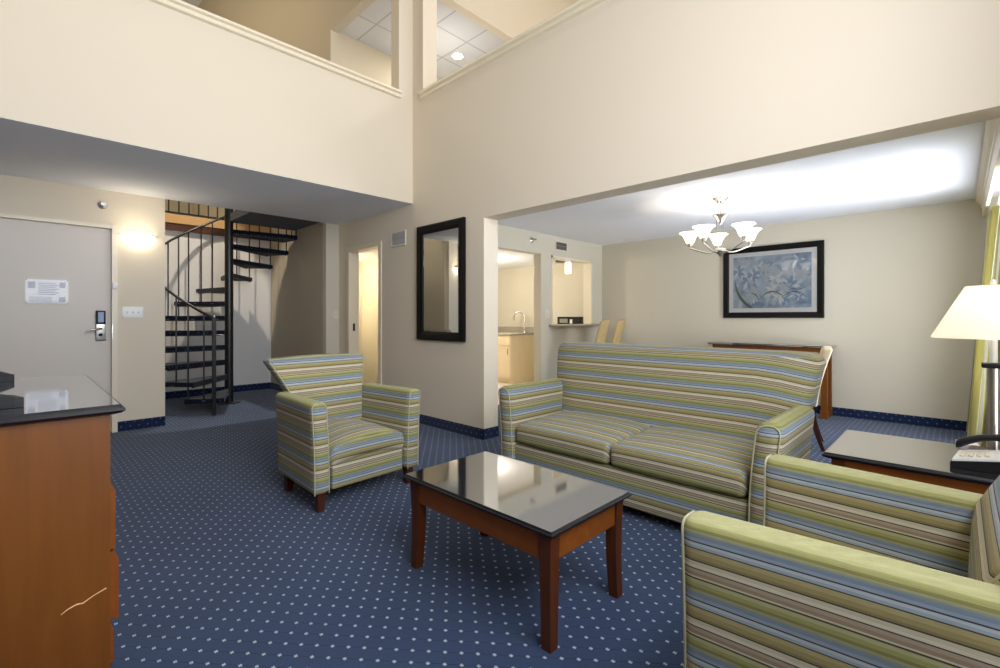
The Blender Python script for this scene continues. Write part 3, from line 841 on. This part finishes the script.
# local x runs along the wall, -y points into the room
hw, hh, fw_ = (pb - pa) / 2, (p1 - p0) / 2, .072
def frame_mesh(hw, hh, fw_, d, lip=.008):
    bm = BM()
    def lp(i, y): return [(-hw + i, y, -hh + i), (hw - i, y, -hh + i), (hw - i, y, hh - i), (-hw + i, y, hh - i)]
    L = [lp(0, 0), lp(0, -d * .75), lp(fw_ * .15, -d), lp(fw_ * .75, -d * .8), lp(fw_, -d * .55), lp(fw_, 0)]
    rings(bm, L, cap=False)
    vs = list(bm.verts)
    n = len(vs)
    for i in range(4):
        j = (i + 1) % 4
        bm.faces.new((vs[i], vs[n - 4 + i], vs[n - 4 + j], vs[j]))
    return bm
obj('frame', frame_mesh(hw, hh, fw_, .035), M['black_gloss'], fp)
mt = fw_ + .055
obj('mat_board', bx(-hw + fw_ - .004, hw - fw_ + .004, -.012, -.004, -hh + fw_ - .004, hh - fw_ + .004), M['paper'], fp)
# the print: washes of grey blue with pale lilies and dark leaves
prm = []
m, nt, p = newmat('print_wash')
tc = node(nt, 'ShaderNodeTexCoord')
nz = node(nt, 'ShaderNodeTexNoise', ins={'Scale': 6.0, 'Detail': 6, 'Distortion': 1.2}); nt.links.new(tc.outputs['Object'], nz.inputs['Vector'])
rp = node(nt, 'ShaderNodeValToRGB'); cr = rp.color_ramp
cr.elements[0].position = .30; cr.elements[0].color = lin((126, 148, 172)); cr.elements[1].position = .72; cr.elements[1].color = lin((214, 220, 224))
e_ = cr.elements.new(.5); e_.color = lin((166, 184, 202))
nt.links.new(nz.outputs['Fac'], rp.inputs[0]); nt.links.new(rp.outputs[0], p.inputs['Base Color']); p.inputs['Roughness'].default_value = .7
prm.append(m)
for nme, c in (('print_petal_pale', (226, 230, 232)), ('print_petal_blue', (146, 172, 206)), ('print_leaf_green', (120, 128, 104)), ('print_line_dark', (78, 86, 88)), ('print_petal_grey', (194, 204, 210))):
    prm.append(plain(nme, c, .7, vary=.25, vscale=25))
bm = BM(); IW, IH = hw - mt, hh - mt
box(bm, -IW, IW, -.0145, -.012, -IH, IH)
def petal(cx, cz, ln, wd, a, mi, y):
    pts = []
    for j in range(9):
        t = j / 8; pts.append((t * ln, wd * math.sin(PI * t ** .8) * .5))
    for j in range(7, 0, -1):
        t = j / 8; pts.append((t * ln, -wd * math.sin(PI * t ** .8) * .5))
    q = []
    for u, v in pts:
        x = cx + u * math.cos(a) - v * math.sin(a); z = cz + u * math.sin(a) + v * math.cos(a)
        q.append(bm.verts.new((max(-IW, min(IW, x)), y, max(-IH, min(IH, z)))))
    try:
        f = bm.faces.new(q); f.material_index = mi
    except ValueError: pass
rnd = random.Random(3); yy = -.0147
blooms = [(-.26, .02, .13, 2), (.20, -.06, .15, 2), (-.02, .12, .10, 5), (.02, -.10, .09, 1), (.34, .08, .10, 5), (-.36, .14, .10, 1), (-.22, -.19, .10, 1), (.15, -.21, .11, 2), (.10, -.20, .10, 1), (-.12, .18, .09, 1)]
blooms += [(rnd.uniform(-.42, .42), rnd.uniform(-.26, .26), rnd.uniform(.06, .11), rnd.choice((1, 2, 2, 5, 5))) for _ in range(16)]
for cx, cz, s, mi in blooms:
    for k in range(9):
        a = 2 * PI * k / 9 + rnd.uniform(-.2, .2); yy -= .00001
        petal(cx, cz, s * rnd.uniform(.8, 1.15), s * .34, a, mi if k % 3 else (1 if mi == 2 else 5), yy)
def arc(cx, cz, r, a0, a1, w, mi):
    global yy
    yy -= .00001
    pr = None
    for j in range(21):
        a = a0 + (a1 - a0) * j / 20
        o_ = [(cx + (r + s * w * math.sin(PI * j / 20)) * math.cos(a), cz + (r + s * w * math.sin(PI * j / 20)) * math.sin(a)) for s in (-1, 1)]
        o_ = [bm.verts.new((max(-IW, min(IW, x)), yy, max(-IH, min(IH, z)))) for x, z in o_]
        if pr:
            f = bm.faces.new((pr[0], pr[1], o_[1], o_[0])); f.material_index = mi
        pr = o_
arc(0.02, -.27, .14, 2.8, .3, .010, 3); arc(-.02, .02, .40, 3.1, 4.3, .018, 3); arc(-.10, -.06, .30, 3.3, 4.6, .006, 4)
arc(.26, -.30, .16, 2.6, .5, .005, 4); arc(.30, .05, .16, 3.6, 5.6, .004, 4); arc(-.24, -.24, .10, 1.6, 0.1, .006, 4)
obj('print', bm, prm, fp)
obj('glazing', bx(-hw + fw_ - .003, hw - fw_ + .003, -.0195, -.0175, -hh + fw_ - .003, hh - fw_ + .003), M['glass'], fp)

# mirror on the opening wall
a_, b_, z0, z1 = 3.474, 4.251, 0.918, 2.145
mr = thing('wall_mirror', 'tall rectangular mirror in a wide black frame on the cream wall', 'mirror', (XB - .002, (a_ + b_) / 2, (z0 + z1) / 2), R(-90))
hw2, hh2 = (b_ - a_) / 2, (z1 - z0) / 2
obj('frame', frame_mesh(hw2, hh2, .088, .04), M['black_gloss'], mr)
gl = BM(); q = .088
def lp(i, y): return [(-hw2 + q + i, y, -hh2 + q + i), (hw2 - q - i, y, -hh2 + q + i), (hw2 - q - i, y, hh2 - q - i), (-hw2 + q + i, y, hh2 - q - i)]
rings(gl, [lp(-.004, -.005), lp(-.004, -.012), lp(.024, -.0145)])
obj('mirror_glass', gl, M['mirror'], mr)

# ------------------------------------------------------------------ small wall fittings
def wall_frame(name, label, cat, o, rz, group=None): return thing(name, label, cat, o, rz, group)
# local frame: x along the wall, -y into the room, z up
def grille(label, loc, rz, w, h):
    t = thing('vent_grille', label, 'vent', loc, rz, 'white wall vents')
    obj('frame', frame_mesh(w / 2, h / 2, .022, .012), M['offwhite'], t)
    obj('duct', bx(-w / 2 + .02, w / 2 - .02, -.002, -.001, -h / 2 + .02, h / 2 - .02), plain('dark_duct', (70, 70, 70), .8), t)
    s = BM(); n = 11
    for k in range(n):
        x = -w / 2 + .024 + (w - .048) * (k + .5) / n
        prism(s, [(x - .005, -.010), (x + .001, -.010), (x + .006, -.003), (x, -.003)], 'z', -h / 2 + .02, h / 2 - .02)
    box(s, -w / 2 + .02, w / 2 - .02, -.0095, -.004, -.004, .004)
    obj('louvres', s, M['louvre'], t)
grille('small white air vent high on the wall between open doorway and mirror', (XB - .001, 4.645, 2.07), R(-90), .30, .18)
grille('small white air vent above the kitchen serving hatch', (5.625, YK - .001, 2.215), 0, .30, .15)

def switch(label, loc, rz, gangs):
    t = thing('light_switch', label, 'light switch', loc, rz, 'wall light switches')
    w = .035 + .046 * gangs
    obj('cover_plate', rbox(BM(), (-w / 2, -.008, -.058), (w / 2, -.0005, .058), .003, (1, 1, 1)), M['white'] if gangs == 3 else M['offwhite'], t, smooth=40)
    for g in range(gangs):
        x = (g - (gangs - 1) / 2) * .046
        b = BM(); prism(b, [(-.0075, -.012), (-.018, .004), (-.016, .012), (-.0075, .008)], 'x', x - .005, x + .005)
        obj('toggle', b, M['offwhite'], t)
switch('white triple switch plate on the wall beside the entry door', (0.825, YD - .0005, 1.21), 0, 3)
switch('almond single switch on the narrow wall beside the stair recess', (3.03, YD - .0005, 1.20), 0, 1)
switch('almond double switch between the kitchen doorway and the serving hatch', (5.285, YK - .0005, 1.21), 0, 2)

def sprinkler(label, loc):
    t = thing('fire_sprinkler', label, 'sprinkler', loc, 0, 'wall fire sprinklers')
    e = lathe(BM(), [(0, 0), (.038, 0), (.036, .008), (.020, .014), (.012, .018), (.012, .045), (0, .045)], 20)
    o = obj('escutcheon', e, M['steel'], t, smooth=50); o.rotation_euler = (PI / 2, 0, 0); o.location = (0, 0, 0)
    b = BM(); tube(b, [(-.012, -.04, 0), (-.014, -.06, 0), (0, -.07, 0), (.014, -.06, 0), (.012, -.04, 0)], .004, 6)
    box(b, -.018, .018, -.075, -.071, -.014, .014)
    obj('deflector', b, M['steel'], t, smooth=40)
sprinkler('small nickel fire sprinkler on the wall above the entry door', (0.585, YD - .001, 2.275))
sprinkler('small nickel fire sprinkler above the kitchen doorway', (4.95, YK - .001, 2.23))

b = rbox(BM(), (-.02, -.03, -.03), (.02, 0, .03), .005, (1, 1, 1))
tag(obj('door_sensor', b, M['white'], None, smooth=40, loc=(0.678, YD - .0185, 1.475)), 'small white door sensor box on the entry door frame', 'sensor')

sc = thing('wall_sconce', 'lit half-bowl alabaster wall sconce beside the entry door', 'wall lamp', (0.868, YD - .001, 1.99))
prof_ = [(0, -.115), (.04, -.112), (.085, -.092), (.12, -.06), (.142, -.02), (.150, .012), (.146, .012), (.138, -.018), (.115, -.055), (.08, -.085), (0, -.105)]
obj('glass_bowl', lathe(BM(), prof_, 24, (0, 0, 0), PI, 2 * PI), M['glow_bowl'], sc, smooth=60)
obj('rim', tube(BM(), [(.152 * math.cos(PI + PI * k / 24), .152 * math.sin(PI + PI * k / 24) , .014) for k in range(25)], .005, 6), M['steel'], sc, smooth=60)
obj('back_plate', bx(-.10, .10, -.008, -.0, -.05, .05), M['steel'], sc)

# notice on the entry door
nt_ = thing('door_notice', 'white evacuation notice in a clear holder fixed to the entry door', 'notice', (0.19, YD + .0448, 1.40))
obj('sheet', bx(-.145, .145, -.006, -.0005, -.112, .112), M['paper'], nt_)
b = BM()
for k in range(7): box(b, -.06, .06 + .02 * (k % 2), -.0064, -.0061, .072 - k * .017, .080 - k * .017)
for k in range(4): box(b, -.12, .03, -.0064, -.0061, -.055 - k * .012, -.050 - k * .012)
box(b, .08, .125, -.0064, -.0061, -.095, -.05); box(b, -.13, -.08, -.0064, -.0061, .03, .09); box(b, .085, .125, -.0064, -.0061, .04, .09)
obj('printing', b, M['ink'], nt_)
obj('clear_cover', bx(-.15, .15, -.010, -.0085, -.117, .117), M['film'], nt_)
for sx in (-1, 1):
    for sz in (-1, 1):
        s_ = obj('fixing_screw', lathe(BM(), [(0, 0), (.006, 0), (.006, .003), (0, .004)], 10), M['steel'], nt_); s_.rotation_euler = (PI / 2, 0, 0); s_.location = (sx * .14, -.010, sz * .107)

# ------------------------------------------------------------------ kitchen
kc = thing('kitchen_cabinet', 'pale maple base cabinet with granite worktop seen through the kitchen doorway', 'cabinet', (0, 0, 0))
KX0, KX1, KY0, KY1 = 5.96, 6.735, 5.55, 7.29
obj('carcass', bx(KX0, KX1, KY0, KY1, .09, .85), M['maple'], kc)
obj('plinth', bx(KX0 + .05, KX1, KY0 + .01, KY1, .006, .09), M['maple'], kc)
for k in range(3):
    ya = KY0 + .01 + k * .52; yb = min(ya + .51, KY1 - .005)
    dd = obj('door', bx(KX0 - .02, KX0 - .0005, ya, yb, .11, .66), M['maple'], kc, bevel=.003)
    obj('handle', bx(KX0 - .035, KX0 - .0205, ya + .04, ya + .055, .52, .62), M['steel'], dd)
    obj('drawer', bx(KX0 - .02, KX0 - .0005, ya, yb, .68, .83), M['maple'], kc, bevel=.003)
obj('worktop', rbox(BM(), (KX0 - .03, KY0 - .02, .851), (KX1, KY1, .885), .006, (2, 3, 1)), M['granite'], kc, smooth=40)
obj('backsplash', bx(KX1 - .02, KX1, KY0 - .02, KY1, .886, .985), M['granite'], kc)
fa = thing('kitchen_tap', 'tall chrome gooseneck tap at the kitchen sink', 'tap', (6.60, 5.80, .886), R(-53))
obj('base', lathe(BM(), [(0, 0), (.028, 0), (.026, .012), (.016, .02), (.016, .05), (0, .05)], 18), M['chrome'], fa, smooth=50)
gp = [(0, 0, .04), (0, 0, .28)] + [(-.10 + .10 * math.cos(PI * k / 10), 0, .28 + .10 * math.sin(PI * k / 10)) for k in range(1, 11)] + [(-.20, 0, .22)]
obj('spout', tube(BM(), gp, .016, 10), M['chrome'], fa, smooth=60)
obj('lever', tube(BM(), [(0, 0, .045), (0, -.05, .07), (0, -.09, .085)], .007, 8), M['chrome'], fa, smooth=60)
rg = thing('kitchen_range', 'black kitchen range with raised control panel behind the serving hatch', 'cooker', (0, 0, 0))
obj('body', bx(6.11, 6.73, 4.37, 5.07, .01, .885), M['white'], rg)
obj('hob', bx(6.10, 6.73, 4.36, 5.08, .886, .905), M['black'], rg)
bg = obj('control_panel', bx(6.66, 6.73, 4.36, 5.08, .906, 1.175), M['black'], rg, bevel=.01)
obj('clock_face', bx(6.655, 6.6595, 4.86, 5.03, 1.07, 1.14), plain('grey_display', (150, 150, 140), .3), bg)
obj('control_label', bx(6.655, 6.6595, 4.76, 4.81, 1.06, 1.13), M['white'], bg)
for k in range(3):
    kn = obj('dial', lathe(BM(), [(0, 0), (.022, 0), (.02, .018), (0, .02)], 14), M['black_steel'], bg, smooth=40); kn.rotation_euler = (0, -PI / 2, 0); kn.location = (6.6595, 4.46 + .08 * k, 1.10)
for k in range(4):
    obj('burner', lathe(BM(), [(.02, 0), (.09, 0), (.09, .006), (.02, .006)], 20, (6.26 + .27 * (k % 2), 4.54 + .36 * (k // 2), .9055)), M['black_steel'], rg)
kl = thing('kitchen_ceiling_light', 'white cylinder spotlight on a black round mount on the kitchen ceiling', 'ceiling light', (6.42, 4.735, 2.13))
obj('mount', lathe(BM(), [(0, 0), (.16, 0), (.16, -.035), (.03, -.042), (0, -.042)], 28), M['black_steel'], kl, smooth=40)
obj('spot_shade', lathe(BM(), [(.045, -.05), (.05, -.05), (.05, -.23), (.045, -.23)], 24, (.0, -.06, 0)), M['glow_warm'], kl, smooth=40)
obj('stem', lathe(BM(), [(0, -.018), (.008, -.018), (.008, -.056), (.045, -.056), (.045, -.05), (0, -.048)], 14, (.0, -.06, 0)), M['white'], kl, smooth=40)
dl = thing('recessed_downlight', 'lit round downlight in the tiled loft ceiling', 'ceiling light', (5.02, 5.87, 5.45))
obj('lens', lathe(BM(), [(0, -.002), (.085, -.002), (.085, -.010), (0, -.010)], 28), M['glow_white'], dl)
obj('trim_ring', lathe(BM(), [(.085, -.001), (.105, -.001), (.103, -.012), (.087, -.014)], 28), M['white'], dl, smooth=40)
# ------------------------------------------------------------------ curtains and pelmet
bm = BM()
prism(bm, [(-.12, 2.349), (-.118, 2.325), (-.135, 2.31), (-.135, 2.30), (-.155, 2.285), (-.158, 2.26), (-.165, 2.255), (-.172, 2.15), (-.195, 2.15), (-.195, 2.349)], 'x', 3.29, 6.735)
struct('trim_7', bm, M['trim'])
def curtain(label, x0, x1, n, top, spread=0.06):
    t = thing('curtain', label, 'curtain', (0, 0, 0), 0, 'striped curtains')
    bm = BM(); lay = bm.loops.layers.uv.new('weave')
    nx_, nz_ = n * 10, 24; g = []
    for j in range(nz_ + 1):
        tz = j / nz_; z = 0.015 + (top - .015) * tz; row = []
        for i in range(nx_ + 1):
            u = i / nx_
            amp = .045 + .015 * (1 - tz)
            x = x0 + (x1 - x0) * u
            y = -.255 + spread * 2.2 * (1 - tz) + amp * math.sin(2 * PI * n * u + .6 * math.sin(5 * u)) + .012 * math.sin(9 * u + 3 * tz)
            row.append(bm.verts.new((x, y, z)))
        g.append(row)
    L = (x1 - x0) * 2.0
    for j in range(nz_):
        for i in range(nx_):
            f = bm.faces.new((g[j][i], g[j][i + 1], g[j + 1][i + 1], g[j + 1][i]))
            for l, (a, b2) in zip(f.loops, ((i, j), (i + 1, j), (i + 1, j + 1), (i, j + 1))):
                l[lay].uv = (L * a / nx_, b2 / nz_)
    bmesh.ops.solidify(bm, geom=list(bm.faces), thickness=.004)
    me = bpy.data.meshes.new('cloth'); bm.to_mesh(me); bm.free()
    me.polygons.foreach_set('use_smooth', [True] * len(me.polygons))
    link('cloth', me, M['curtain'], t)
    hd = BM()
    for k in range(n + 1):
        x = x0 + (x1 - x0) * k / n
        tube(hd, [(x + .012 * math.cos(q * PI / 4), -.255, top + .012 + .012 * math.sin(q * PI / 4)) for q in range(8)], .002, 5, closed=True)
    obj('hooks', hd, M['steel'], t)
curtain('lime and cream striped curtain drawn into the corner beside the far dining wall', 6.00, 6.70, 6, 2.14)
curtain('lime and cream striped curtain gathered behind the lit table lamp', 3.35, 4.55, 9, 2.14)
tr = tag(obj('curtain_track', boxes((3.30, 6.73, -.262, -.248, 2.165, 2.19), (3.30, 3.34, -.499, -.248, 2.165, 2.19), (6.69, 6.73, -.499, -.248, 2.165, 2.19)), M['white'], None), 'white curtain track fixed behind the pelmet of the dining window', 'curtain track')

# ------------------------------------------------------------------ lights
def light(kind, name, loc, energy, col, size=None, size_y=None, rot=None, soft=None):
    d = bpy.data.lights.new(name, kind); d.energy = energy
    d.color = lin(col)[:3]
    if kind == 'AREA':
        d.shape = 'RECTANGLE' if size_y else 'DISK'; d.size = size
        if size_y: d.size_y = size_y
    elif soft: d.shadow_soft_size = soft
    o = bpy.data.objects.new(name, d); C.objects.link(o); o.location = loc
    if rot: o.rotation_euler = rot
    return o
DAY = (240, 245, 255); WARM = (255, 232, 196); NEUT = (255, 248, 238)
# daylight at the windows (facing into the room)
light('AREA', 'daylight_main', (0.95, YW - .03, 2.6), 60, DAY, 1.9, 2.2, (R(90), 0, 0))
light('AREA', 'daylight_dining', (5.05, YW - .03, 1.25), 30, DAY, 2.5, 1.7, (R(90), 0, 0))
light('AREA', 'daylight_loft', (5.0, YW - .03, 4.5), 12, DAY, 2.7, 2.0, (R(90), 0, 0))
# added fill lights outside the windows, tilted up to lift the ceilings
light('AREA', 'ceiling_fill_dining', (5.05, -3.0, -0.5), 290, DAY, 4.0, 2.4, (R(90 + 36), 0, 0))
light('AREA', 'ceiling_fill_main', (1.375, -1.7, 0.1), 56, DAY, 3.0, 1.8, (R(90 + 14), 0, 0))
# added fill lights high in the tall room, without fixtures, evening out the walls
for x, y in ((0.7, 1.2), (0.7, 3.2), (2.3, 2.2)):
    light('AREA', 'tall_room_fill', (x, y, TOP - .05), 10, NEUT, .5)
def uplight(name, loc, e, col, cone, soft):
    o = light('SPOT', name, loc, e, col, soft=soft, rot=(PI, 0, 0))
    o.data.spot_size = R(cone); o.data.spot_blend = 0.6
light('POINT', 'sconce_bulb', (0.868, YD - .25, 1.95), .45, WARM, soft=.10)
for k in range(5):
    x, y, _ = pol(72 * k + 25, .293, 0)
    light('POINT', 'chandelier_bulb', (4.9 + x, 1.703 + y, 1.995), 1.0, NEUT, soft=.025)
uplight('sconce_uplight', (0.868, YD - .22, 1.98), 1.1, (255, 244, 226), 165, .1)
light('POINT', 'table_lamp_bulb', (2.93, -.107, ETZ + .64), .7, WARM, soft=.04)
light('POINT', 'kitchen_bulb', (5.3, 5.6, 1.9), 17, (255, 246, 230), soft=.1)
light('POINT', 'side_room_fill', (3.36, 6.9, 1.8), 7, (255, 240, 212), soft=.1)  # unseen fill added beside the doorway to brighten the side room walls
light('SPOT', 'loft_spot', (1.75, 6.7, 5.6), 330, (255, 240, 220), soft=.06, rot=(R(8), 0, 0)).data.spot_size = R(40)
light('POINT', 'loft_bulb', (0.4, 7.4, 6.2), 30, (255, 236, 206), soft=.2)
light('POINT', 'loft_lamp', (0.2, 10.6, 5.0), 40, (255, 240, 216), soft=.2)
light('POINT', 'loft_dining_lamp', (5.0, 2.2, 5.2), 25, NEUT, soft=.2)
light('AREA', 'loft_downlight', (5.02, 5.87, 5.42), 12, (255, 246, 230), .17)
light('POINT', 'loft_room_lamp', (4.6, 5.6, 4.6), 12, (255, 246, 232), soft=.2)

w = bpy.data.worlds.new('sky'); bpy.context.scene.world = w; w.use_nodes = True
bgn = w.node_tree.nodes['Background']
bgn.inputs[0].default_value = lin((214, 226, 245)); bgn.inputs[1].default_value = 0.6

# ------------------------------------------------------------------ camera
cam = bpy.data.cameras.new('camera'); co = bpy.data.objects.new('camera', cam); C.objects.link(co)
co.location = (0, 0, 1.15)
cam.sensor_width = 36; cam.sensor_fit = 'HORIZONTAL'
cam.lens = 470 / 1000 * 36
cam.shift_y = -(334 - 318.2) / 1000
cam.clip_start = 0.02
co.rotation_euler = (R(90), 0, R(44.3 - 90))
S = bpy.context.scene
S.camera = co
S.view_settings.view_transform = 'Standard'; S.view_settings.look = 'None'
S.view_settings.gamma = 1; S.view_settings.use_curve_mapping = False
S.view_settings.exposure = 1.2
S.cycles.max_bounces = 10; S.cycles.diffuse_bounces = 6; S.cycles.glossy_bounces = 6; S.cycles.transparent_max_bounces = 8
S.cycles.caustics_reflective = False; S.cycles.caustics_refractive = False
S.cycles.sample_clamp_indirect = 6
